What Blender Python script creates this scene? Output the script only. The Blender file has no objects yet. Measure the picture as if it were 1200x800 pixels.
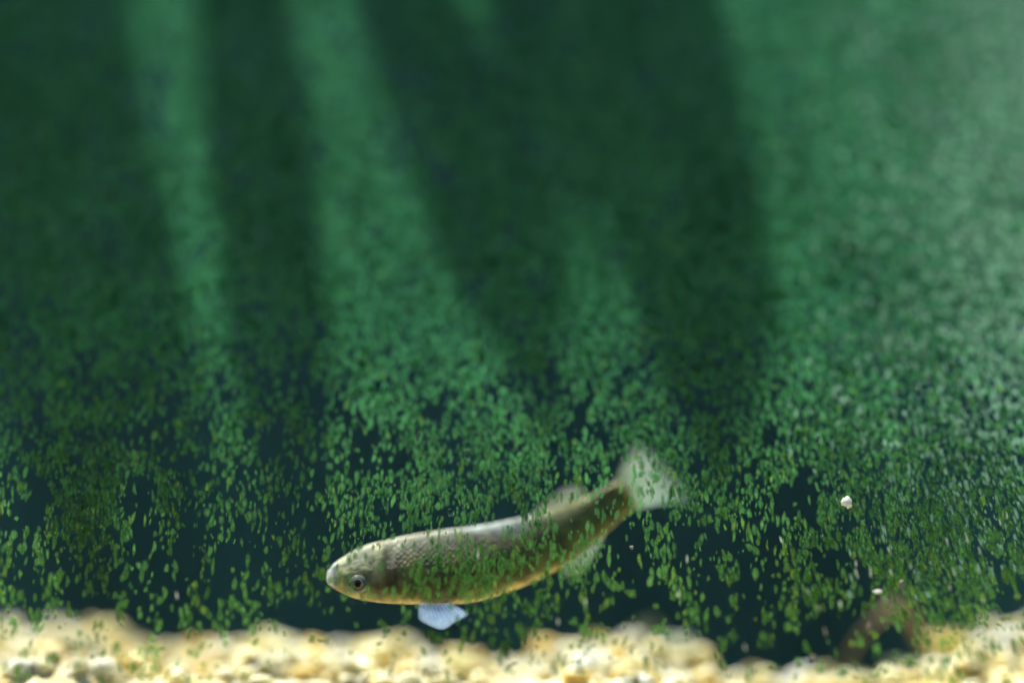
import bpy, bmesh, math, random
import numpy as np
from mathutils import Vector, Matrix, noise as mnoise

random.seed(7); rng = np.random.default_rng(11)
scene = bpy.context.scene
COL = scene.collection

# ------------------------------------------------------------------ camera
PITCH = math.radians(20.0)
CAM = Vector((0.0, -0.45, -0.083))
LENS, SENSOR = 95.0, 36.0
cd = bpy.data.cameras.new('camera'); cam = bpy.data.objects.new('camera', cd); COL.objects.link(cam)
cam.location = CAM; cam.rotation_euler = (math.pi/2 + PITCH, 0, 0)
cd.lens = LENS; cd.sensor_width = SENSOR; cd.sensor_fit = 'HORIZONTAL'
cd.clip_start = 0.002; cd.clip_end = 500
cd.dof.use_dof = True; cd.dof.aperture_fstop = 1.4; cd.dof.aperture_blades = 0
scene.camera = cam
FWD = Vector((0, math.cos(PITCH), math.sin(PITCH))); UP = Vector((0, -math.sin(PITCH), math.cos(PITCH))); RT = Vector((1, 0, 0))

def P(px, py, Y=0.0):
    """point of the plane y = Y seen at photograph pixel (px, py) of 1200 x 800"""
    k = SENSOR / LENS / 1200.0
    d = FWD + RT * ((px - 600) * k) + UP * ((400 - py) * k)
    return CAM + d * ((Y - CAM.y) / d.y)
cd.dof.focus_distance = (P(560, 678, 0.0025) - CAM).dot(FWD)

# ------------------------------------------------------------------ sky, sun, exposure
SUN_D = Vector((0.20, -0.29, -0.93)).normalized()          # the way the light travels
S = -SUN_D
world = bpy.data.worlds.new('World'); scene.world = world; world.use_nodes = True
wn = world.node_tree; bg = wn.nodes['Background']
sky = wn.nodes.new('ShaderNodeTexSky'); sky.sky_type = 'NISHITA'; sky.sun_disc = False
sky.sun_elevation = math.asin(S.z); sky.sun_rotation = math.atan2(S.x, S.y)
wn.links.new(sky.outputs[0], bg.inputs[0]); bg.inputs[1].default_value = 0.05
sd = bpy.data.lights.new('sun', 'SUN'); sun = bpy.data.objects.new('sun', sd); COL.objects.link(sun)
sd.energy = 5.0; sd.angle = math.radians(0.53); sd.color = (1.0, 0.95, 0.86)
sun.rotation_euler = SUN_D.to_track_quat('-Z', 'Y').to_euler(); sun.location = (0, 0, 2)
scene.view_settings.view_transform = 'Standard'; scene.view_settings.look = 'None'
scene.view_settings.exposure = 1.5; scene.view_settings.gamma = 1.0; scene.view_settings.use_curve_mapping = False
scene.cycles.use_denoising = True
scene.cycles.transparent_max_bounces = 64
scene.cycles.max_bounces = 10
scene.cycles.volume_bounces = 1

# ------------------------------------------------------------------ helpers
def link(name, me, mat=None, parent=None):
    o = bpy.data.objects.new(name, me); COL.objects.link(o)
    if mat is not None and me is not None and not me.materials: me.materials.append(mat)
    if parent is not None: o.parent = parent
    return o

def tag(o, label=None, cat=None, group=None, kind=None):
    if label: o['label'] = label
    if cat: o['category'] = cat
    if group: o['group'] = group
    if kind: o['kind'] = kind
    return o

def mesh(name, verts, faces, smooth=True, colors=None):
    me = bpy.data.meshes.new(name)
    me.from_pydata([tuple(map(float, v)) for v in verts], [], [tuple(map(int, f)) for f in faces])
    if smooth: me.polygons.foreach_set('use_smooth', [True] * len(me.polygons))
    if colors is not None:
        a = me.color_attributes.new('tint', 'FLOAT_COLOR', 'POINT')
        c = np.ones((len(verts), 4), np.float32); c[:, :3] = np.asarray(colors)[:, :3]
        a.data.foreach_set('color', c.ravel())
    me.update()
    return me

def box(name, x0, x1, y0, y1, z0, z1, mat, bevel=0.0, **t):
    bm = bmesh.new(); bmesh.ops.create_cube(bm, size=1)
    for v in bm.verts: v.co = Vector(((x0+x1)/2 + v.co.x*(x1-x0), (y0+y1)/2 + v.co.y*(y1-y0), (z0+z1)/2 + v.co.z*(z1-z0)))
    if bevel: bmesh.ops.bevel(bm, geom=bm.edges[:], offset=bevel, segments=2, affect='EDGES')
    me = bpy.data.meshes.new(name); bm.to_mesh(me); bm.free()
    return tag(link(name, me, mat), **t)

def vnoise(x, y, seed=0):
    """value noise on a unit lattice"""
    x = np.asarray(x, float); y = np.asarray(y, float)
    xi = np.floor(x).astype(np.int64); yi = np.floor(y).astype(np.int64); fx = x - xi; fy = y - yi
    fx = fx*fx*(3-2*fx); fy = fy*fy*(3-2*fy)
    def h(a, b):
        n = (a * 374761393 + b * 668265263 + seed * 974711) & 0x7fffffff
        n = ((n ^ (n >> 13)) * 1274126177) & 0x7fffffff
        return ((n ^ (n >> 16)) & 0xffff) / 65535.0
    return (h(xi, yi)*(1-fx) + h(xi+1, yi)*fx)*(1-fy) + (h(xi, yi+1)*(1-fx) + h(xi+1, yi+1)*fx)*fy

def fbm(x, y, seed=0, oct=3):
    s = 0; a = 1; t = 0
    for k in range(oct):
        s = s + a * vnoise(np.asarray(x) * 2**k, np.asarray(y) * 2**k, seed + k); t += a; a *= .5
    return s / t

# ------------------------------------------------------------------ materials
def new_mat(name):
    m = bpy.data.materials.new(name); m.use_nodes = True
    nt = m.node_tree; b = nt.nodes['Principled BSDF']
    return m, nt, b

def noise_mat(name, c1, c2, scale, rough=.7, bump=0.0, bscale=None, spec=.4, detail=6, dist=.001):
    m, nt, b = new_mat(name)
    tc = nt.nodes.new('ShaderNodeTexCoord')
    n = nt.nodes.new('ShaderNodeTexNoise'); n.inputs['Scale'].default_value = scale; n.inputs['Detail'].default_value = detail
    r = nt.nodes.new('ShaderNodeValToRGB')
    r.color_ramp.elements[0].position = .35; r.color_ramp.elements[0].color = (*c1, 1)
    r.color_ramp.elements[1].position = .65; r.color_ramp.elements[1].color = (*c2, 1)
    nt.links.new(tc.outputs['Object'], n.inputs['Vector']); nt.links.new(n.outputs['Fac'], r.inputs[0]); nt.links.new(r.outputs[0], b.inputs['Base Color'])
    b.inputs['Roughness'].default_value = rough; b.inputs['Specular IOR Level'].default_value = spec
    if bump:
        n2 = nt.nodes.new('ShaderNodeTexNoise'); n2.inputs['Scale'].default_value = bscale or scale * 4; n2.inputs['Detail'].default_value = 8
        nt.links.new(tc.outputs['Object'], n2.inputs['Vector'])
        bp = nt.nodes.new('ShaderNodeBump'); bp.inputs['Strength'].default_value = bump; bp.inputs['Distance'].default_value = dist
        nt.links.new(n2.outputs['Fac'], bp.inputs['Height']); nt.links.new(bp.outputs[0], b.inputs['Normal'])
    return m

M_ground = noise_mat('dark_wet_earth', (.022, .02, .015), (.04, .035, .026), 3, .95, .4, 20, dist=.02)
M_stand = noise_mat('dark_wet_slate', (.03, .032, .034), (.06, .062, .064), 9, .9, .5, 60, dist=.003)
M_wall = noise_mat('dark_blue_painted_wall', (.003, .010, .016), (.006, .017, .022), 22, .85, .3, 80, spec=.1, dist=.001)
M_block_wall = noise_mat('dark_block_wall', (.018, .014, .010), (.035, .027, .019), 6, .85, .4, 40, dist=.002)
M_bed = noise_mat('pale_silt', (.66, .52, .24), (.86, .81, .60), 140, .95, .6, 260, dist=.001)
M_leafdead = noise_mat('dead_leaf', (.30, .19, .09), (.56, .40, .22), 120, .8, .4, 400, dist=.0004)
M_leaf = noise_mat('fresh_leaf', (.03, .075, .02), (.05, .11, .03), 40, .6, .2, 120, dist=.0004)
M_twig = noise_mat('twig_bark', (.09, .06, .04), (.16, .11, .07), 60, .9, .6, 200, dist=.001)

def attr_mat(name, rough=.6, spec=.4, transl=0.0, mottled=None, mscale=300, bump=0, bscale=600, bdist=.0003, alpha=None, gain=1.0):
    m, nt, b = new_mat(name)
    at = nt.nodes.new('ShaderNodeAttribute'); at.attribute_name = 'tint'
    col = at.outputs['Color']
    if mottled:
        tc = nt.nodes.new('ShaderNodeTexCoord')
        n = nt.nodes.new('ShaderNodeTexNoise'); n.inputs['Scale'].default_value = mscale; n.inputs['Detail'].default_value = 6
        nt.links.new(tc.outputs['Object'], n.inputs['Vector'])
        mr = nt.nodes.new('ShaderNodeMapRange'); mr.inputs[1].default_value = .3; mr.inputs[2].default_value = .7
        mr.inputs[3].default_value = 1 - mottled; mr.inputs[4].default_value = 1 + mottled
        nt.links.new(n.outputs['Fac'], mr.inputs[0])
        mx = nt.nodes.new('ShaderNodeVectorMath'); mx.operation = 'SCALE'
        nt.links.new(col, mx.inputs[0]); nt.links.new(mr.outputs[0], mx.inputs['Scale']); col = mx.outputs[0]
    nt.links.new(col, b.inputs['Base Color'])
    b.inputs['Roughness'].default_value = rough; b.inputs['Specular IOR Level'].default_value = spec
    if bump:
        tc = nt.nodes.new('ShaderNodeTexCoord')
        n = nt.nodes.new('ShaderNodeTexNoise'); n.inputs['Scale'].default_value = bscale; n.inputs['Detail'].default_value = 5
        nt.links.new(tc.outputs['Object'], n.inputs['Vector'])
        bp = nt.nodes.new('ShaderNodeBump'); bp.inputs['Strength'].default_value = bump; bp.inputs['Distance'].default_value = bdist
        nt.links.new(n.outputs['Fac'], bp.inputs['Height']); nt.links.new(bp.outputs[0], b.inputs['Normal'])
    out = nt.nodes['Material Output']; sh = b.outputs[0]
    if transl:
        tr = nt.nodes.new('ShaderNodeBsdfTranslucent'); nt.links.new(col, tr.inputs[0])
        mx = nt.nodes.new('ShaderNodeMixShader'); mx.inputs[0].default_value = transl
        nt.links.new(sh, mx.inputs[1]); nt.links.new(tr.outputs[0], mx.inputs[2]); sh = mx.outputs[0]
    if alpha is not None:
        tp = nt.nodes.new('ShaderNodeBsdfTransparent')
        mx = nt.nodes.new('ShaderNodeMixShader')
        if alpha == 'attr': nt.links.new(at.outputs['Alpha'], mx.inputs[0])
        else: mx.inputs[0].default_value = alpha
        nt.links.new(tp.outputs[0], mx.inputs[1]); nt.links.new(sh, mx.inputs[2]); sh = mx.outputs[0]
    nt.links.new(sh, out.inputs['Surface'])
    return m

M_algae = attr_mat('green_algae', .9, .05, transl=.62, mottled=.2, mscale=900)
M_speck = attr_mat('green_algae_speck', .9, .05, transl=.62, mottled=.2, mscale=900, alpha='attr')
M_stone = attr_mat('cream_gravel', .75, .3, mottled=.35, mscale=170, bump=.7, bscale=420, bdist=.0008)
M_fish = attr_mat('fish_skin', .55, .35, mottled=.4, mscale=520, bump=.6, bscale=1300, bdist=.0002)
b = M_stone.node_tree.nodes['Principled BSDF']; b.inputs['Subsurface Weight'].default_value = .6; b.inputs['Subsurface Radius'].default_value = (1, .85, .5); b.inputs['Subsurface Scale'].default_value = .004
b = M_fish.node_tree.nodes['Principled BSDF']; b.inputs['Subsurface Weight'].default_value = .75; b.inputs['Subsurface Radius'].default_value = (1, .95, .75); b.inputs['Subsurface Scale'].default_value = .0028
M_fin = attr_mat('fin_membrane', .35, .5, transl=.8, mottled=.2, mscale=500, alpha='attr')

M_scratch_glint = attr_mat('white_scratch_glint', .5, .5, transl=.6)
nt = M_fish.node_tree; b = nt.nodes['Principled BSDF']
sa = nt.nodes.new('ShaderNodeAttribute'); sa.attribute_name = 'scale_row'
vo = nt.nodes.new('ShaderNodeTexVoronoi'); vo.voronoi_dimensions = '2D'; vo.inputs['Scale'].default_value = .72; vo.inputs['Randomness'].default_value = .3
nt.links.new(sa.outputs['Vector'], vo.inputs['Vector'])
b2_ = nt.nodes.new('ShaderNodeBump'); b2_.inputs['Strength'].default_value = .4; b2_.inputs['Distance'].default_value = -.00025
old = b.inputs['Normal'].links[0].from_socket; nt.links.new(old, b2_.inputs['Normal']); nt.links.new(vo.outputs['Distance'], b2_.inputs['Height']); nt.links.new(b2_.outputs[0], b.inputs['Normal'])
def plain(name, c, rough=.4, spec=.5):
    m, nt, b = new_mat(name); b.inputs['Base Color'].default_value = (*c, 1); b.inputs['Roughness'].default_value = rough; b.inputs['Specular IOR Level'].default_value = spec
    return m
M_pupil = plain('pupil', (.004, .004, .005), .08)
M_white = noise_mat('chalk_white', (.62, .64, .60), (.82, .84, .80), 700, .6, .3, 1500, dist=.0002)

b = M_white.node_tree.nodes['Principled BSDF']; b.inputs['Subsurface Weight'].default_value = 1; b.inputs['Subsurface Radius'].default_value = (1, 1, 1); b.inputs['Subsurface Scale'].default_value = .003
# clean glass with nothing to see on it but what grows there
m, nt, b = new_mat('clear_glass'); nt.nodes.remove(b)
tp = nt.nodes.new('ShaderNodeBsdfTransparent'); tp.inputs[0].default_value = (.97, .99, .98, 1)
nt.links.new(tp.outputs[0], nt.nodes['Material Output'].inputs['Surface']); M_glass = m
m, nt, b = new_mat('air_bubble'); nt.nodes.remove(b)
g = nt.nodes.new('ShaderNodeBsdfGlass'); g.inputs['IOR'].default_value = 1.2; g.inputs['Roughness'].default_value = .02
nt.links.new(g.outputs[0], nt.nodes['Material Output'].inputs['Surface']); M_bubble = m
m, nt, b = new_mat('turbid_water'); nt.nodes.remove(b)
pv = nt.nodes.new('ShaderNodeVolumePrincipled'); pv.inputs['Color'].default_value = (.14, .50, .62, 1); pv.inputs['Density'].default_value = .19
pv.inputs['Anisotropy'].default_value = .2
nt.links.new(pv.outputs[0], nt.nodes['Material Output'].inputs['Volume']); M_water = m

# ------------------------------------------------------------------ the setting
TX, TD, TZ = 0.30, 0.26, 0.34            # half width, depth and height of the tank
g = mesh('ground', [(-80, -80, -.85), (80, -80, -.85), (80, 80, -.85), (-80, 80, -.85)], [(0, 1, 2, 3)], False)
tag(link('ground', g, M_ground), 'dark wet earth under the tank stand', kind='structure')
box('tank_stand', -.36, .36, -.06, .33, -.849, -.0125, M_stand, .006, label='dark slate plinth that carries the fish tank', cat='plinth')
box('tank_floor', -TX, TX, .0, TD, -.012, .0, M_wall, kind='structure', label='dark base of the tank under the gravel')
box('back_wall', -TX, TX, TD + .001, TD + .013, -.012, TZ, M_wall, kind='structure', label='dark blue back wall of the tank')
box('side_wall', -TX - .012, -TX - .001, -.006, TD + .013, -.012, TZ, M_wall, kind='structure', label='dark side wall of the tank beside the fish head')
box('side_wall', TX + .001, TX + .012, -.006, TD + .013, -.012, TZ, M_wall, kind='structure', label='dark side wall of the tank beside the pale haze')
box('added_block_wall', -2.4, 2.4, -1.62, -1.55, -.849, 1.25, M_block_wall, .004, label='dark unseen wall added behind the viewer to cut the sky light', cat='wall')  # added out of view; blocks sky light from the front
pane = box('front_pane', -TX, TX, -.0085, -.0032, -.011, TZ - .004, M_glass, kind='structure', label='clear front pane of the tank, scratched and grown with algae')
box('water', -TX + .002, TX - .002, -.0030, TD - .002, .0015, TZ - .03, M_water, kind='structure', label='murky blue green water filling the tank')

# ------------------------------------------------------------------ gravel
crest = np.array([(-80, 726), (0, 731), (60, 735), (100, 722), (130, 717), (160, 735), (190, 752), (230, 748), (250, 742), (275, 750), (300, 742), (325, 735), (345, 748), (400, 750),
    (430, 744), (480, 742), (510, 754), (540, 752), (580, 772), (600, 770), (640, 755), (680, 744), (740, 741), (770, 748), (800, 750), (815, 764), (830, 782), (860, 784),
    (900, 785), (960, 780), (1000, 776), (1040, 774), (1070, 760), (1100, 746), (1150, 740), (1180, 728), (1200, 718), (1280, 715)], float)
CY = 0.042
def crest_z(x):
    """height of the gravel crest at world x"""
    k = SENSOR / LENS / 1200.0
    px = 600 + x / (k * (CY - CAM.y) / FWD.y)
    return P(600, float(np.interp(px, crest[:, 0], crest[:, 1])), CY).z

def blob(sub, seed, rough=.35, flat=.35):
    bm = bmesh.new(); bmesh.ops.create_icosphere(bm, subdivisions=sub, radius=1)
    off = Vector((seed * 3.1, seed * 1.7, seed * 5.3))
    cuts = [(Vector((random.gauss(0, 1), random.gauss(0, 1), random.gauss(0, 1))).normalized(), random.uniform(.55, .85)) for _ in range(6)]
    for v in bm.verts:
        d = v.co.normalized(); r = 1 + rough * mnoise.noise(d * 1.3 + off) + rough * .5 * mnoise.noise(d * 3 + off)
        p = d * r
        for n, c in cuts:
            e = p.dot(n) - c
            if e > 0: p -= n * e * .8
        v.co = p
    V = np.array([v.co[:] for v in bm.verts]); F = [[v.index for v in f.verts] for f in bm.faces]; bm.free()
    return V, F
random.seed(5)
BL1 = [blob(1, i) for i in range(10)]; BL2 = [blob(3, 20 + i, .75) for i in range(12)]
def rot_np():
    return np.array(Matrix.Rotation(random.uniform(0, 6.28), 3, 'X') @ Matrix.Rotation(random.uniform(0, 6.28), 3, 'Y') @ Matrix.Rotation(random.uniform(0, 6.28), 3, 'Z'))
def stone_col():
    t = random.random()
    base = np.array((.78, .71, .45)) if t < .42 else np.array((.82, .87, .86)) if t < .52 else np.array((.84, .81, .64)) if t < .74 else np.array((.66, .50, .20)) if t < .95 else np.array((.30, .27, .12))
    return np.minimum(base * random.uniform(.85, 1.2), .9)

# silt bed below the loose stones, rising from the pane to a crest and on to the back
nx, ny = 120, 24
V = []; F = []
for j in range(ny + 1):
    y = .002 + (TD - .006) * (j / ny) ** 1.6
    for i in range(nx + 1):
        x = -TX + .004 + (2 * TX - .008) * i / nx
        c = crest_z(x) - .0050
        z = c * min(1, max(0, (y + .004) / CY)) ** .6 if y < CY else c - (y - CY) * .06
        V.append((x, y, max(.002, z + .0025 * (mnoise.noise(Vector((x * 60, y * 60, 0)))))))
for j in range(ny):
    for i in range(nx):
        a = j * (nx + 1) + i; F.append((a, a + 1, a + nx + 2, a + nx + 1))
bed = tag(link('gravel_bed', mesh('gravel_bed', V, F), M_bed), 'pale silty bed of the tank under the loose gravel', kind='structure')

V = []; F = []; C = []; n0 = 0
for k in range(3600):
    x = random.uniform(-.17, .17); y = random.uniform(.018, .080); s = random.uniform(.0007, .0030) * random.uniform(.6, 1)
    c = crest_z(x) - random.choice((.0034, .0026, .0012))
    z = c * min(1, (y + .004) / CY) ** .6 if y < CY else c - (y - CY) * .08
    z -= random.uniform(0, .003)
    v, f = random.choice(BL1); R = rot_np()
    v = v @ R.T * np.array((1.2, 1, .8)) * s + np.array((x, y, max(.003, z)))
    V.append(v); F += [[a + n0 for a in q] for q in f]; C.append(np.tile(stone_col(), (len(v), 1))); n0 += len(v)
grav = tag(link('gravel', mesh('gravel', np.vstack(V), F, True, np.vstack(C)), M_stone), 'cream and ochre gravel covering the tank bottom', 'gravel', kind='stuff')

# stones of the crest that can be told apart: pixel, size in px (w, h), depth, tint, label
stones = [
 (14, 729, 30, 16, .040, (.80, .84, .86), 'small bluish white stone chip lying in the corner nearest the fish snout side'),
 (64, 730, 26, 22, .040, (.78, .84, .88), 'small square bluish white stone standing just before the tall cream mound'),
 (40, 766, 110, 42, .034, (.74, .68, .48), 'broad cream stone with ochre stains, leftmost of the gravel'),
 (122, 745, 74, 56, .038, (.70, .64, .44), 'tall rough cream mound of stone, highest on the far side from the tail'),
 (95, 785, 60, 34, .030, (.62, .46, .18), 'ochre yellow stone below the tall cream mound'),
 (245, 766, 66, 48, .044, (.68, .66, .46), 'smooth round cream stone between the tall mound and the pale peak'),
 (326, 755, 50, 40, .040, (.76, .76, .64), 'pale pointed stone peak ahead of the fish chin'),
 (290, 785, 80, 30, .032, (.66, .62, .40), 'low cream stone at the foot of the pale pointed peak'),
 (448, 757, 100, 32, .036, (.78, .72, .52), 'long flat cream stone right under the fish head'),
 (462, 780, 30, 20, .031, (.84, .82, .74), 'small bright white stone in front of the long flat stone'),
 (540, 772, 70, 34, .034, (.70, .64, .42), 'cream stone under the blue belly fin, beside the dark gap'),
 (618, 780, 50, 28, .036, (.72, .66, .46), 'sloping cream stone just past the dark gap'),
 (668, 762, 70, 34, .036, (.80, .74, .52), 'bright sloping cream stone under the fish belly'),
 (702, 752, 40, 26, .040, (.62, .48, .22), 'ochre topped small stone on the ridge below the tail'),
 (757, 735, 26, 20, .048, (.36, .40, .38), 'small grey stone perched on the ridge behind the blue chip'),
 (750, 772, 90, 44, .036, (.76, .72, .50), 'big cream stone carrying the blue white chip'),
 (792, 750, 40, 18, .038, (.66, .84, .88), 'pointed blue white chip at the end of the ridge'),
 (1000, 797, 76, 26, .028, (.66, .62, .48), 'low rounded beige stone at the foot of the dead brown leaf'),
 (1112, 752, 60, 40, .040, (.56, .52, .26), 'olive stained stone beside the dead brown leaf'),
 (1166, 770, 90, 60, .036, (.66, .60, .36), 'large cream and ochre stone in the corner under the pale haze'),
 (1108, 789, 60, 28, .030, (.74, .72, .60), 'pale low stone in front of the olive stained one'),
 (1164, 733, 36, 14, .042, (.84, .88, .84), 'flat white stone cap on top of the large corner stone'),
 (1196, 744, 30, 40, .042, (.78, .80, .66), 'pale upright stone at the very edge, rightmost of the gravel'),
]
k = SENSOR / LENS / 1200.0
for i, (px, py, w, h, Y, c, lab) in enumerate(stones):
    Y += .001
    py += 2; h *= .9; p = P(px, py, Y); u = k * (Y - CAM.y) / math.cos(PITCH)
    v, f = BL2[i % len(BL2)]
    R = np.array(Matrix.Rotation(random.uniform(0, 6.28), 3, 'Z') @ Matrix.Rotation(random.uniform(-.5, .5), 3, 'X'))
    v = v @ R.T; v = v / np.abs(v).max(0) * np.array((w * u / 2, max(.0018, min(w, h * 1.3) * u / 2), h * u / 2))
    nn = np.array([mnoise.noise(Vector(q) * 400) for q in v])[:, None]
    rag = np.array([mnoise.noise(Vector(q) * 700 + Vector((i, 0, 0))) + .6 * mnoise.noise(Vector(q) * 1500) for q in v])[:, None]; v = v * (1 + .34 * rag)
    cc = (np.array(c) * np.array((1.12, 1.08, .92)))[None] * (1 + .4 * nn) ; cc = np.where(nn > .25, cc * np.array((.95, .82, .55)), cc)
    o = link('stone', mesh('stone', v, f, True, np.clip(cc, .02, .88)), M_stone); o.location = p
    tag(o, lab, 'stone', 'stones along the gravel crest')

# dead brown leaf, a bent strip standing in the gravel
def ribbon(pts, widths, wdir, thick=.0003, across=4, cup=.15):
    """a thin leaf along pts, its width along wdir"""
    V = []; n = len(pts)
    for i in range(n):
        t = (Vector(pts[min(i+1, n-1)]) - Vector(pts[max(i-1, 0)])).normalized()
        wd = (Vector(wdir) - t * t.dot(Vector(wdir))).normalized(); nr = t.cross(wd).normalized()
        for side in (1, -1):
            for j in range(across + 1):
                s = (j / across - .5) * 2
                V.append(Vector(pts[i]) + wd * (s * widths[i] / 2) + nr * (cup * widths[i] * (s * s - .5) + side * thick / 2))
    F = []; m_ = across + 1; st = 2 * m_
    for i in range(n - 1):
        for j in range(across):
            a = i * st + j; F.append((a, a + 1, a + 1 + st, a + st))
            b_ = a + m_; F.append((b_ + st, b_ + 1 + st, b_ + 1, b_))
        a = i * st; F.append((a, a + st, a + st + m_, a + m_)); a = i * st + across; F.append((a + m_, a + m_ + st, a + st, a))
    for i in (0, n - 1):
        for j in range(across):
            a = i * st + j; q = (a, a + m_, a + m_ + 1, a + 1); F.append(q if i == 0 else q[::-1])
    return V, F
def spline(pts, n):
    pts = [Vector(p) for p in pts]; out = []
    q = [2*pts[0]-pts[1]] + pts + [2*pts[-1]-pts[-2]]; m_ = len(pts) - 1
    for i in range(n):
        u = i / (n - 1) * m_; j = min(int(u), m_ - 1); t = u - j
        a, b_, c, d = q[j:j+4]
        out.append(.5 * ((2*b_) + (c - a)*t + (2*a - 5*b_ + 4*c - d)*t*t + (3*b_ - a - 3*c + d)*t**3))
    return out
pts = spline([P(984, 805, .044), P(1000, 758, .043), P(1030, 724, .041), P(1051, 711, .040), P(1066, 724, .041), P(1078, 752, .043), P(1088, 795, .045)], 22)
v, f = ribbon(pts, [.0014 + .0018 * math.sin(math.pi * i / 21) + .0008 * math.sin(i * 1.9) for i in range(22)], (.5, .5, .7))
dl = tag(link('dead_leaf', mesh('dead_leaf', v, f), M_leafdead), 'faded brown dead leaf bent in an arch over the gravel', 'leaf')

# ------------------------------------------------------------------ unseen leaves added to cast shade into the tank
# each: shadow centre line on the pane (px), half widths (px), distance up the sun's ray
shade = [
 ([(-70, -120), (-20, 80), (50, 330), (120, 740)], [90, 105, 100, 80], .52),
 ([(80, -120), (105, 60), (150, 300), (235, 700)], [50, 58, 62, 60], .66),
 ([(265, -120), (290, 60), (318, 280), (350, 700)], [46, 60, 66, 55], .58),
 ([(445, -120), (500, 60), (580, 260), (645, 500)], [56, 70, 84, 58], .56),
 ([(600, -120), (632, 60), (672, 200), (705, 320)], [50, 60, 48, 14], .70),
 ([(740, -120), (780, 100), (825, 320), (850, 590)], [80, 90, 88, 60], .50),
]
for Y_, xs in ((.10, (60, 330, 560, 760)), (.155, (-40, 180, 420, 640, 800)), (.21, (60, 300, 540, 740))):
    for x_ in xs: shade.append(([(x_ - 40, -160, Y_), (x_, 60, Y_), (x_ + 40, 300, Y_), (x_ + 90, 560, Y_)], [60, 100, 105, 50], random.uniform(.60, .75)))  # extra leaves, added only to darken the water further back
br = bpy.data.objects.new('added_shade_branch', None); COL.objects.link(br)
ends = []
for i, (cl, hw, t0) in enumerate(shade):
    a = [P(q[0], q[1], q[2] if len(q) > 2 else 0) - SUN_D * (t0 + .05 * j) for j, q in enumerate(reversed(cl))][::-1]
    pts = spline(a, 24)
    hws = np.interp(np.linspace(0, 1, 24), np.linspace(0, 1, len(hw)), hw)
    ws = [2 * h * k * .45 * 1.05 * min(1, (23 - q) / 5 + .08) for q, h in enumerate(hws)]
    v, f = ribbon(pts, ws, (1, 0, 0), .0004, 6, .08)
    link('leaf', mesh('leaf', v, f), M_leaf, br); ends.append(pts[0])
def tube(pts, r, n=7):
    V = []; F = []
    for i, p in enumerate(pts):
        t = (pts[min(i+1, len(pts)-1)] - pts[max(i-1, 0)]).normalized(); a = t.orthogonal().normalized(); b_ = t.cross(a)
        for j in range(n):
            w = 2*math.pi*j/n; V.append(p + (a*math.cos(w) + b_*math.sin(w)) * r[i])
    for i in range(len(pts)-1):
        for j in range(n): F.append((i*n+j, i*n+(j+1) % n, (i+1)*n+(j+1) % n, (i+1)*n+j))
    F.append(tuple(range(n))[::-1]); F.append(tuple((len(pts)-1)*n + j for j in range(n)))
    return V, F
groups_ = [ends[:6], ends[6:10], ends[10:15], ends[15:]]
for gi, ee in enumerate(groups_):
    ee = sorted(ee, key=lambda q: q.x); off = Vector((0, .045, .045)); zt = max(e.z for e in ee) + .03; yt = max(e.y for e in ee) + .05
    line = [Vector((e.x, yt + random.uniform(0, .01), zt + random.uniform(0, .01))) for e in ee]
    for e, q in zip(ee, line):
        v, f = tube([e, e.lerp(q, .5) + Vector((0, .006, .004)), q], [.0008, .0009, .001]); link('leaf_stalk', mesh('leaf_stalk', v, f), M_twig, br)
    line = [line[0] + Vector((-.12, .06, .05))] + line + [line[-1] + Vector((.10, .14, .14)), Vector((.34, .70, 1.25)) + Vector((0, .02 * gi, 0))]
    tp_ = spline(line, 34); v, f = tube(tp_, [.0014 + .0012 * i / 33 for i in range(34)]); link('twig', mesh('twig', v, f), M_twig, br)
v, f = tube(spline([(.34, .70, 1.25), (.42, .80, 1.45), (.55, .92, 1.8)], 8), [.006] * 8); link('twig', mesh('twig', v, f), M_twig, br)
tag(br, 'leafy twig added out of view over the tank to cast shade', 'branch')

# ------------------------------------------------------------------ fish
FY = .0070
def FP(px, py, dy=0.0): return P(px, py, FY + (px - 520) * .000012 + dy)
UPP = [(382, 676.5), (384, 669), (390, 661.5), (400, 654), (411, 647.5), (426, 640), (446, 634.5), (480, 627), (520, 621), (556, 616.5), (588, 611), (618, 604.5), (645, 597.5), (672, 589), (698, 577.5), (714, 568), (725, 564), (732, 565)]
LOW = [(382, 679), (385.5, 685), (394, 690.5), (404, 696), (414, 700), (430, 703.5), (450, 706), (482, 707.5), (525, 708), (562, 703.5), (598, 692.5), (632, 678.5), (662, 662), (688, 643), (712, 623), (730, 606), (742, 597), (746, 592)]
NS, NR = 150, 56
up = spline([(x, y, 0) for x, y in UPP], NS); lo = spline([(x, y, 0) for x, y in LOW], NS)
tt = np.linspace(0, 1, NS)
wr = np.interp(tt * 17, [0, 1, 2, 3, 5, 7, 9, 11, 13, 15, 16, 17], [.9, .72, .66, .64, .62, .58, .54, .50, .44, .32, .20, .10])
V = []; C = []; FS = {}
def mixc(a, b, t): return a * (1 - t) + b * t
def sst(a, b, x):
    t = min(1, max(0, (x - a) / (b - a))); return t * t * (3 - 2 * t)
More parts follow.
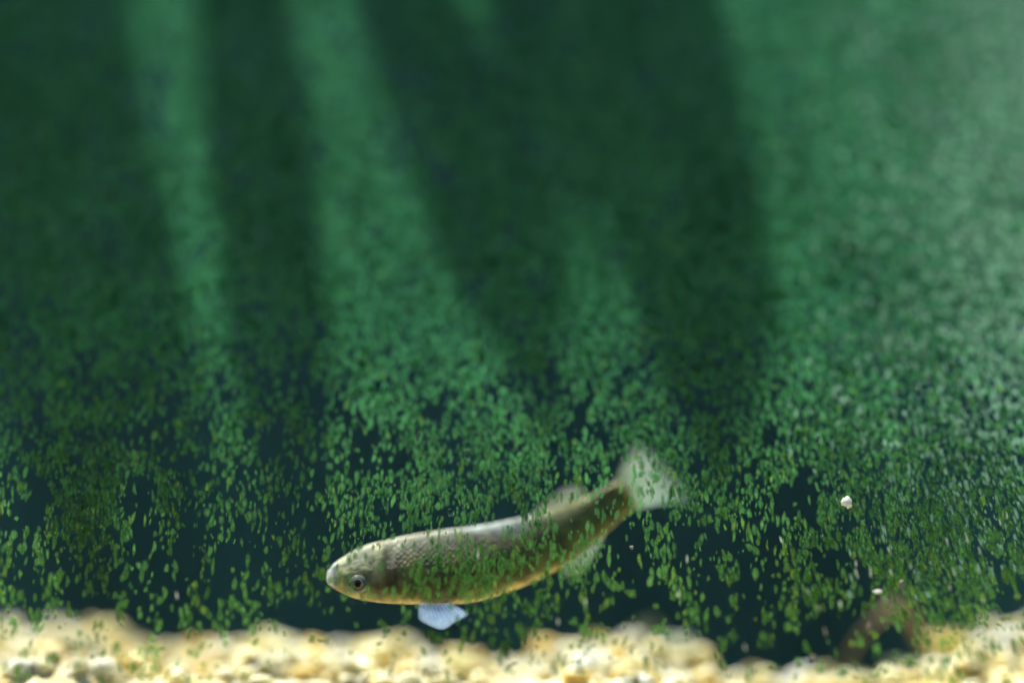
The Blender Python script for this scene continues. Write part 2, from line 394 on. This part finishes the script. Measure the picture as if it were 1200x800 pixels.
for i in range(NS):
    u, l = up[i], lo[i]; c = (u + l) / 2; h = (u - l) / 2
    H = (FP(u.x, u.y) - FP(l.x, l.y)).length / 2
    for j in range(NR):
        a = 2 * math.pi * j / NR                                  # 0 = back, pi/2 = towards the viewer
        ca, sa = math.cos(a), math.sin(a)
        ca2 = math.copysign(abs(ca) ** .92, ca); sa2 = math.copysign(abs(sa) ** .9, sa)
        q = c + h * ca2
        if ca > 0: sa2 = math.copysign(abs(sa2) * .4 + .6 * (1 - ca2), sa)      # back slopes like a roof
        thick = H * wr[i] * (1 + .06 * (-ca)) * sa2
        px = q.x
        # gill cover: a slight step behind the head
        e = math.exp(-((px - 452 - 9 * ca * ca) / 5) ** 2) * abs(sa)
        thick *= 1 - .13 * e
        w = FP(q.x, q.y, -thick)
        V.append(w)
        # pigment and some back highlight: v = 0 belly, 1 back
        v = (ca2 + 1) / 2; n1 = float(fbm(px / 14, q.y / 14, 3)); n2 = float(fbm(px / 40 + 7, q.y / 30, 9)); n3 = float(fbm(px / 7, q.y / 9, 21))
        flank = np.array((.34, .31, .13)); dark = np.array((.13, .115, .075)); pale = np.array((.44, .52, .53)); cream = np.array((.60, .60, .33)); olive = np.array((.27, .30, .095)); gold = np.array((.44, .35, .12))
        col = mixc(flank, dark, sst(.25, .5, v) * sst(.9, .6, v) * sst(.35, .6, n2))
        col = mixc(col, pale, sst(.62, .92, v + .25 * (n2 - .5)) * (.35 + .65 * sst(505, 560, px)) * sst(655, 610, px))  # pale back patches, with part of the overhead highlight painted in
        col = mixc(col, olive, sst(600, 660, px) * (.75 + .25 * n1))
        col = mixc(col, dark * 1.2, sst(.52, .68, n1) * sst(470, 500, px) * .7)
        head = sst(472, 438, px + 14 * (n2 - .5)); col = mixc(col, cream, head * (.55 + .45 * sst(.25, .7, v)))
        col = mixc(col, np.array((.30, .19, .07)), math.exp(-((px - 452) / 12) ** 2 - ((v - .3) / .22) ** 2) * .75)
        col = mixc(col, np.array((.44, .50, .42)), sst(455, 425, px) * sst(.6, .85, v) * .6)
        col = mixc(col, np.array((.10, .07, .035)), .55 * math.exp(-((px - 455 - 8 * (1 - (2 * v - .9) ** 2)) / 2.2) ** 2) * sst(.08, .2, v) * sst(.85, .7, v))
        col = mixc(col, np.array((.05, .04, .03)), .7 * math.exp(-((q.y - 680.5 - (px - 384) * .16) / 1.1) ** 2) * sst(397, 392, px))
        col = mixc(col, np.array((.05, .045, .02)), .75 * sst(.60, .70, float(fbm(px / 5, q.y / 6, 77))) * sst(690, 712, px))
        col = mixc(col, np.array((.72, .82, 1.0)), sst(397, 386, px) * .95)
        col = mixc(col, gold, sst(.16, .02, v) * sst(700, 640, px) * .9)
        col = col * (.55 + .9 * n3)
        C.append(np.clip(col, .005, .92))
F = []
for i in range(NS - 1):
    for j in range(NR):
        F.append((i*NR+j, i*NR+(j+1) % NR, (i+1)*NR+(j+1) % NR, (i+1)*NR+j))
F.append(tuple(range(NR))[::-1]); F.append(tuple((NS-1)*NR + j for j in range(NR)))
fm = mesh('fish', V, F, True, C)
sa_ = fm.attributes.new('scale_row', 'FLOAT_VECTOR', 'POINT')
sv = [(0.0, 0.0) if (up[i].x + lo[i].x) / 2 < 449 + 14 * math.sin(math.pi * ((j / NR * 2) % 1)) ** 2 else ((up[i].x + lo[i].x) / 2 / 5.5, (up[i] - lo[i]).length * (math.sin(math.pi * ((j / NR * 2) % 1) - math.pi / 2)) * .5 / 5.0) for i in range(NS) for j in range(NR)]
sa_.data.foreach_set('vector', np.array([(a_ + b_, a_ - b_, 0) for a_, b_ in sv], np.float32).ravel())
fish = link('fish', fm, M_fish)
tag(fish, 'small olive brown fish with pale head swimming with raised tail over the gravel', 'fish')
bmx = bmesh.new(); bmx.from_mesh(fish.data); bmesh.ops.recalc_face_normals(bmx, faces=bmx.faces); bmx.to_mesh(fish.data); bmx.free()

# eyes: orbit, iris and pupil, one on each side of the head
def dome(name, cx, cy, r, ry, depth, dy, side, mat, parent, col=None, inner=None):
    """a shallow cap facing the viewer (side -1) or away (side 1)"""
    V = []; F = []; rings, seg = 5, 20
    for i in range(rings + 1):
        t = i / rings
        for j in range(seg):
            a = 2*math.pi*j/seg
            V.append(FP(cx + r*t*math.cos(a), cy + ry*t*math.sin(a), side * (dy + depth * (1 - t*t))))
    for i in range(rings):
        for j in range(seg):
            F.append((i*seg+j, i*seg+(j+1) % seg, (i+1)*seg+(j+1) % seg, (i+1)*seg+j))
    me = mesh(name, V, F, True, None if col is None else [col(p_i // seg / rings, p_i) for p_i in range(len(V))])
    o = link(name, me, mat, parent)
    b2 = bmesh.new(); b2.from_mesh(me); bmesh.ops.remove_doubles(b2, verts=b2.verts[:], dist=1e-7); bmesh.ops.recalc_face_normals(b2, faces=b2.faces)
    b2.to_mesh(me); b2.free()
    return o
M_eye = attr_mat('eye', .12, .7)
hw = .0040
def iris_col(t, i):
    if t < .45: return (.30, .24, .06)
    if t < .75: return (.58, .50, .20)
    return (.10, .12, .09)
for side in (-1, 1):
    e0 = dome('eye', 420, 684, 11.5, 11.0, .0011, .0031, side, M_eye, fish, lambda t, i: np.array((.17, .20, .15)) if t > .74 else np.array(iris_col(t / .74, i)))
    dome('pupil', 419.4, 683.5, 4.9, 5.0, .00045, .00392, side, M_pupil, e0)

# fins: a fan of rays with a thin membrane; base and rim are pixel polylines
def fin(name, base, rim, cols, label=None, rays=16, sub=9, dyb=0.0, dyr=0.0, aroot=.9, atip=.25, ray_h=.00012, bend=0.0, thick=.00016):
    na = rays * 4 + 1
    B = spline([(x, y, 0) for x, y in base], na); R = spline([(x, y, 0) for x, y in rim], na)
    V = []; C = []; A = []
    for i in range(na):
        for j in range(sub + 1):
            t = j / sub; q = B[i].lerp(R[i], t)
            ridge = .5 + .5 * math.cos(2 * math.pi * i / 4)
            dy = dyb * (1 - t) + dyr * t + bend * math.sin(math.pi * t) - ridge * ray_h * (1 - .6 * t)
            V.append(FP(q.x, q.y, dy)); c = mixc(np.array(cols[0]), np.array(cols[1]), t) * (.9 + .15 * ridge)
            al = (aroot * (1 - t) + atip * t) * (.85 + .2 * ridge) * (.75 + .5 * float(fbm(q.x / 9, q.y / 9, 31)))
            fade = min(1, (na - 1 - i) / (na * .2) + .45, i / (na * .35) + .3)
            C.append((*np.clip(c, 0, .85), min(1, al * fade)))
    F = [(i*(sub+1)+j, i*(sub+1)+j+1, (i+1)*(sub+1)+j+1, (i+1)*(sub+1)+j) for i in range(na-1) for j in range(sub)]
    me = bpy.data.meshes.new(name); me.from_pydata([tuple(v) for v in V], [], F); me.polygons.foreach_set('use_smooth', [True]*len(F))
    a = me.color_attributes.new('tint', 'FLOAT_COLOR', 'POINT'); a.data.foreach_set('color', np.array(C, np.float32).ravel()); me.update()
    o = link(name, me, M_fin, fish)
    md = o.modifiers.new('solid', 'SOLIDIFY'); md.thickness = thick; md.offset = 0
    if label: o['label'] = label
    return o
fin('tail_fin', [(722, 563), (730, 570), (738, 582), (744, 597)], [(733, 532), (752, 521), (780, 546), (797, 566), (806, 585), (778, 588)], ((.60, .74, .62), (.66, .88, .90)), 'pale translucent fan shaped tail fin', rays=26, dyb=0, dyr=.002, aroot=1.0, atip=.16)
fin('dorsal_fin', [(619, 606), (640, 600), (662, 594), (686, 585)], [(627, 596), (642, 584), (660, 573), (676, 570), (689, 577)], ((.66, .72, .68), (.60, .70, .68)), 'low pale translucent back fin', rays=11, dyr=.0008, aroot=.9, atip=.18)
fin('anal_fin', [(656, 664), (675, 651), (693, 637), (710, 623)], [(660, 676), (678, 674), (691, 660), (706, 636)], ((.60, .76, .84), (.62, .80, .92)), 'pale bluish fin under the tail', rays=10, dyr=-.0005, aroot=.9, atip=.28)
for sd_ in (-1, 1):
    fin('pelvic_fin', [(490, 703), (502, 705), (514, 706), (526, 705)], [(491, 725), (506, 733), (520, 736), (534, 727), (549, 719)], ((.26, .40, .76), (.40, .58, .92)),
        'bluish white belly fin' if sd_ < 0 else None, rays=10, dyb=sd_ * .0012, dyr=sd_ * .0032, aroot=.7, atip=.28, ray_h=.00006)

# ------------------------------------------------------------------ algae on the inside of the pane
def interp2(px, py):
    """share of the glass that is overgrown at photograph pixel px, py (arrays)"""
    d = np.interp(py, [-100, 380, 470, 540, 600, 650, 700, 740, 800], [1.0, .98, .94, .86, .76, .60, .36, .14, .06])
    big = fbm(px / 90, py / 130, 41, 3); mid = fbm(px / 22, py / 30, 51, 2); lowf = np.clip((py - 250) / 300, .62, 1) * (1 - .5 * np.clip((px - 880) / 150, 0, 1) * np.clip((620 - py) / 100, 0, 1))
    d = d * np.clip((big - .5) * 1.9 * lowf + 1.0, .4, 1.6) * np.clip((mid - .5) * 3.4 * lowf + 1.0, .12, 1.6)
    right = np.clip((px - 860) / 120, 0, 1); d = d * (1 + .5 * right * np.clip((700 - py) / 100, 0, 1))
    def hole(cx, cy, rx, ry, s): return 1 - s * np.exp(-(((px - cx) / rx) ** 2 + ((py - cy) / ry) ** 2))
    d = d * hole(430, 668, 42, 34, .93) * hole(740, 712, 70, 36, .55) * hole(880, 712, 56, 40, .6) * hole(20, 640, 36, 70, .4)
    d = d * hole(560, 622, 90, 18, .6) * hole(570, 668, 120, 26, -1.1) * hole(190, 480, 190, 170, .25) * hole(230, 600, 40, 90, .1) * hole(700, 600, 60, 30, .45) * hole(760, 565, 40, 34, .6) * hole(450, 720, 80, 16, .3) * hole(1080, 640, 150, 60, -.6)
    return np.minimum(d, .92)
def speck_col(px, py, n):
    t = np.clip((py - 380) / 300, 0, 1)[:, None]
    hi = np.array((.056, .25, .125)); lo_ = np.array((.078, .215, .052))
    c = hi * (1 - t) + lo_ * t
    r = rng.random((n, 3)); vr = np.interp(py, [380, 560], [.25, .7])[:, None]; c = c * (1 + vr * (r[:, :1] - .5)) * (1 + .12 * (r - .5))
    pale = (rng.random(n) < np.clip((px - 900) / 330, 0, 1) ** 1.5 * np.clip((720 - py) / 300, 0, 1) * .9)[:, None]      # milky haze towards the right, put into the flake colour
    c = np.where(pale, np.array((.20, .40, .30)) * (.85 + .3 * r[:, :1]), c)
    c = c * (.72 + .56 * fbm(px / 55, py / 75, 91, 3))[:, None]
    yel = (rng.random(n)[:, None] < .12 * t + .04) & ~pale
    return np.where(yel, c * np.array((1.5, 1.1, .8)), c)
def layer(step, x0, x1, y0, y1):
    gx, gy = np.meshgrid(np.arange(x0, x1, step), np.arange(y0, y1, step * 1.25))
    gx = gx.ravel() + rng.uniform(-.6, .6, gx.size) * step; gy = gy.ravel() + rng.uniform(-.75, .75, gx.size) * step
    return gx, gy
px, py = layer(4.3, -60, 1260, 380, 800)
p2 = layer(3.5, -60, 1260, -90, 490); px = np.concatenate([px, p2[0]]); py = np.concatenate([py, p2[1]])
fine = np.arange(len(px)) >= len(px) - len(p2[0])
fade = np.where(fine, np.clip((480 - py) / 110, 0, 1), np.clip((py - 390) / 110, 0, 1))
keep = rng.random(len(px)) < interp2(px, py) * fade
px, py = px[keep], py[keep]; n = len(px)
sz = np.minimum(np.exp(rng.normal(0, .42, n)), 1.7) * np.interp(py, [0, 400, 480, 620, 760], [2.5, 2.5, 2.4, 2.4, 3.0])
soft = rng.random(n) < np.clip((py - 430) / 180, 0, 1)
sz = sz * np.where(soft, 1.32, 1.0)
el = rng.uniform(1.2, 3.6, n) * np.interp(py, [400, 600, 740], [.9, 1.1, .85])
sz = sz / np.sqrt(el) * 1.1
ang = rng.normal(0, .14, n) + np.clip((px - 850) / 350, 0, 1) * .28
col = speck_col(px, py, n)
K = 8
SEGA = np.arange(K) / K * 2 * np.pi
def speck_verts(s, e, a):
    """outline, flat front and domed back of one clump, in metres about its centre"""
    rr = s * (1 + rng.uniform(-.32, .32, K))
    X = rr * np.cos(SEGA); Z = rr * e * np.sin(SEGA)
    x = X * math.cos(a) - Z * math.sin(a); z = X * math.sin(a) + Z * math.cos(a)
    u = k * .455; x = x * u; z = z * u; th = s * u * rng.uniform(.06, .16)
    v = np.zeros((K * 2 + 1, 3)); v[:K, 0] = x; v[:K, 2] = z; v[:K, 1] = th * .25
    v[K:2*K, 0] = x * .55; v[K:2*K, 2] = z * .55; v[K:2*K, 1] = th * .8 + rng.uniform(-.1, .1, K) * th
    v[2*K] = (0, th, 0)
    return v
SF = []
for j in range(K):
    j2 = (j + 1) % K
    SF += [(j, j2, K + j2), (j, K + j2, K + j), (K + j, K + j2, 2*K)]
SF = np.array(SF)
AL = np.concatenate([np.full(K, .0), np.full(K, .60), [.88]])       # thin rim, thick middle
pos = np.array([P(a, b_, 0)[:] for a, b_ in zip(px, py)]); pos[:, 1] = rng.uniform(-.0006, -.0003, n)
soft_bonus = np.where(soft, 1.0, .5)
score = soft_bonus * sz * np.sqrt(el) * np.where((py > 560) & (py < 795) & (px > 4) & (px < 1196), 1, 0) * np.where(py > 640, 1.25, 1)
sel = set(np.argsort(-score)[:300].tolist())
V = []; C = []; Fc = []; nb = 0; singles = []; MI = []
for i in range(n):
    v = speck_verts(sz[i], el[i], ang[i])
    if i in sel:
        singles.append((i, v)); continue
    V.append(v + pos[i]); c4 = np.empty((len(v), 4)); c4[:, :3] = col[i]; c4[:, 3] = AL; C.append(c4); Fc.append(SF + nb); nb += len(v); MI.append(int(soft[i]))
V = np.vstack(V).astype(np.float32); Fc = np.vstack(Fc).astype(np.int32); C = np.vstack(C).astype(np.float32)
me = bpy.data.meshes.new('algae_growth'); me.vertices.add(len(V)); me.vertices.foreach_set('co', V.ravel())
me.loops.add(Fc.size); me.loops.foreach_set('vertex_index', Fc.ravel()); me.polygons.add(len(Fc))
me.polygons.foreach_set('loop_start', np.arange(0, Fc.size, 3, dtype=np.int32)); me.polygons.foreach_set('loop_total', np.full(len(Fc), 3, np.int32))
me.update(calc_edges=True); me.polygons.foreach_set('use_smooth', [True] * len(Fc))
me.materials.append(M_algae); me.materials.append(M_speck); me.polygons.foreach_set('material_index', np.repeat(np.array(MI, np.int32), len(SF)))
a = me.color_attributes.new('tint', 'FLOAT_COLOR', 'POINT'); a.data.foreach_set('color', C.ravel())
algae = tag(link('algae_growth', me, M_algae), 'green algae specks and film growing over the glass', 'algae', kind='stuff')
for i, v in singles:
    me = bpy.data.meshes.new('algae_speck'); me.from_pydata(v.tolist(), [], SF.tolist()); me.polygons.foreach_set('use_smooth', [True] * len(SF))
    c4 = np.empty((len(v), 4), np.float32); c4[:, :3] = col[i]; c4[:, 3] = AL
    a = me.color_attributes.new('tint', 'FLOAT_COLOR', 'POINT'); a.data.foreach_set('color', c4.ravel())
    o = link('algae_speck', me, M_speck, algae); o.location = pos[i]
print('specks', n)

# ------------------------------------------------------------------ small things on the pane
def lump(name, px, py, w, h, Y, mat, seed, lab, cat, group=None, depth=.6):
    v, f = BL2[seed % len(BL2)]; u = k * (Y - CAM.y) / math.cos(PITCH)
    v = v / np.abs(v).max(0) * np.array((w * u / 2, min(w, h) * depth * u / 2, h * u / 2))
    o = link(name, mesh(name, v, f), mat); o.location = P(px, py, Y); return tag(o, lab, cat, group)
lump('white_fleck', 993, 588, 15, 15, -.0019, M_white, 3, 'white lump stuck among the green algae past the tail fin', 'fleck')
M_orange = noise_mat('pale_orange', (.55, .34, .18), (.75, .66, .52), 900, .6)
lump('pale_grain', 740.5, 641, 5, 4, -.0015, M_orange, 4, 'tiny pale orange grain below the tail fin', 'grain')
lump('pale_grain', 1057, 684, 6, 14, -.0015, M_orange, 5, 'pale orange grain above the arch of the dead leaf', 'grain')
lump('pale_grain', 1019, 734, 6, 12, -.0015, M_orange, 6, 'pale orange grain against the side of the dead leaf', 'grain')
lump('pale_grain', 1029, 692, 12, 6, -.0012, M_white, 7, 'faint white grain lying flat between the scratches', 'grain')
lump('pale_grain', 952, 770, 9, 6, -.0015, M_orange, 8, 'small yellow grain low over the dark gap in the gravel', 'grain')

bubbles = [(527, 600, 5, 10, 'bright oval air bubble just above the middle of the fish back'), (516, 641, 5, 9, 'oval air bubble over the upper flank of the fish'),
 (547, 532, 8, 12, 'faint oval air bubble well above the fish back, the larger right one of two'), (491, 512, 8, 13, 'faint tall air bubble above the front of the fish back'),
 (1076, 461, 9, 12, 'round air bubble ring in the pale green area above the white lump'), (1106, 490, 8, 11, 'small air bubble ring just below and beside the round ring above the white lump'),
 (1145, 468, 7, 10, 'faint air bubble near the pale hazy edge, outermost of the three rings'), (1003, 554, 6, 9, 'small dark edged air bubble just above the white lump'),
 (1195, 382, 6, 14, 'tall thin air bubble at the very edge of the pale haze'), (540, 62, 3, 5, 'tiny air bubble high in the dark shade near the top'),
 (310, 129, 3, 3, 'tiny round air bubble in the dark band between the two left light streaks'), (476, 590, 5, 13, 'tall narrow air bubble close above the fish shoulder'), (603, 580, 4, 9, 'narrow air bubble just ahead of the back fin')]
for (x, y, w, h, lab) in bubbles:
    bmx = bmesh.new(); bmesh.ops.create_uvsphere(bmx, u_segments=14, v_segments=10, radius=1)
    for v in bmx.verts: v.co = Vector((v.co.x * w * k * .225, v.co.y * w * k * .225, v.co.z * h * k * .225))
    me = bpy.data.meshes.new('bubble'); bmx.to_mesh(me); bmx.free(); me.polygons.foreach_set('use_smooth', [True] * len(me.polygons))
    o = link('bubble', me, M_bubble); o.location = P(x, y, -.0018); tag(o, lab, 'bubble', 'air bubbles clinging to the glass')

scr = [(1004, 672, 14), (1020, 670, 12), (1042, 645, 10), (1044, 670, 9), (1110, 635, 12), (1133, 630, 14), (1148, 645, 10), (1118, 670, 12), (1147, 667, 9), (1152, 703, 8), (967, 740, 11), (960, 712, 9),
       (985, 707, 8), (947, 693, 9), (873, 758, 8), (1038, 702, 9), (915, 632, 8), (1067, 663, 8), (1113, 688, 7), (1003, 660, 8), (805, 655, 10), (560, 648, 12), (467, 636, 10), (488, 641, 14), (686, 705, 9), (654, 728, 8), (795, 695, 9), (1180, 604, 9), (1172, 612, 8), (207, 697, 9)]
for (x, y, L) in scr:
    an = random.gauss(.22, .1) if x > 850 else random.gauss(.05, .08); hw_ = random.uniform(.6, 1.1); pts = [P(x + (t - .5) * L * math.sin(an), y + (t - .5) * L * math.cos(an), -.0026) for t in (0, .3, .7, 1)]
    wv = [hw_ * q_ * k * .45 for q_ in (.25, 1, 1, .25)]; V = []
    for p_, w_ in zip(pts, wv): V += [p_ + Vector((-w_, .0001, .0001)), p_ + Vector((0, -.0001, 0)), p_ + Vector((w_, .0001, .0001))]
    F = [(a_ * 3 + b_, a_ * 3 + b_ + 1, a_ * 3 + b_ + 4, a_ * 3 + b_ + 3) for a_ in range(3) for b_ in range(2)]
    link('scratch_glint', mesh('scratch_glint', V, F, True, [(.85, .87, .85)] * len(V)), M_scratch_glint, pane)  # white tint also paints the glint along each scratch
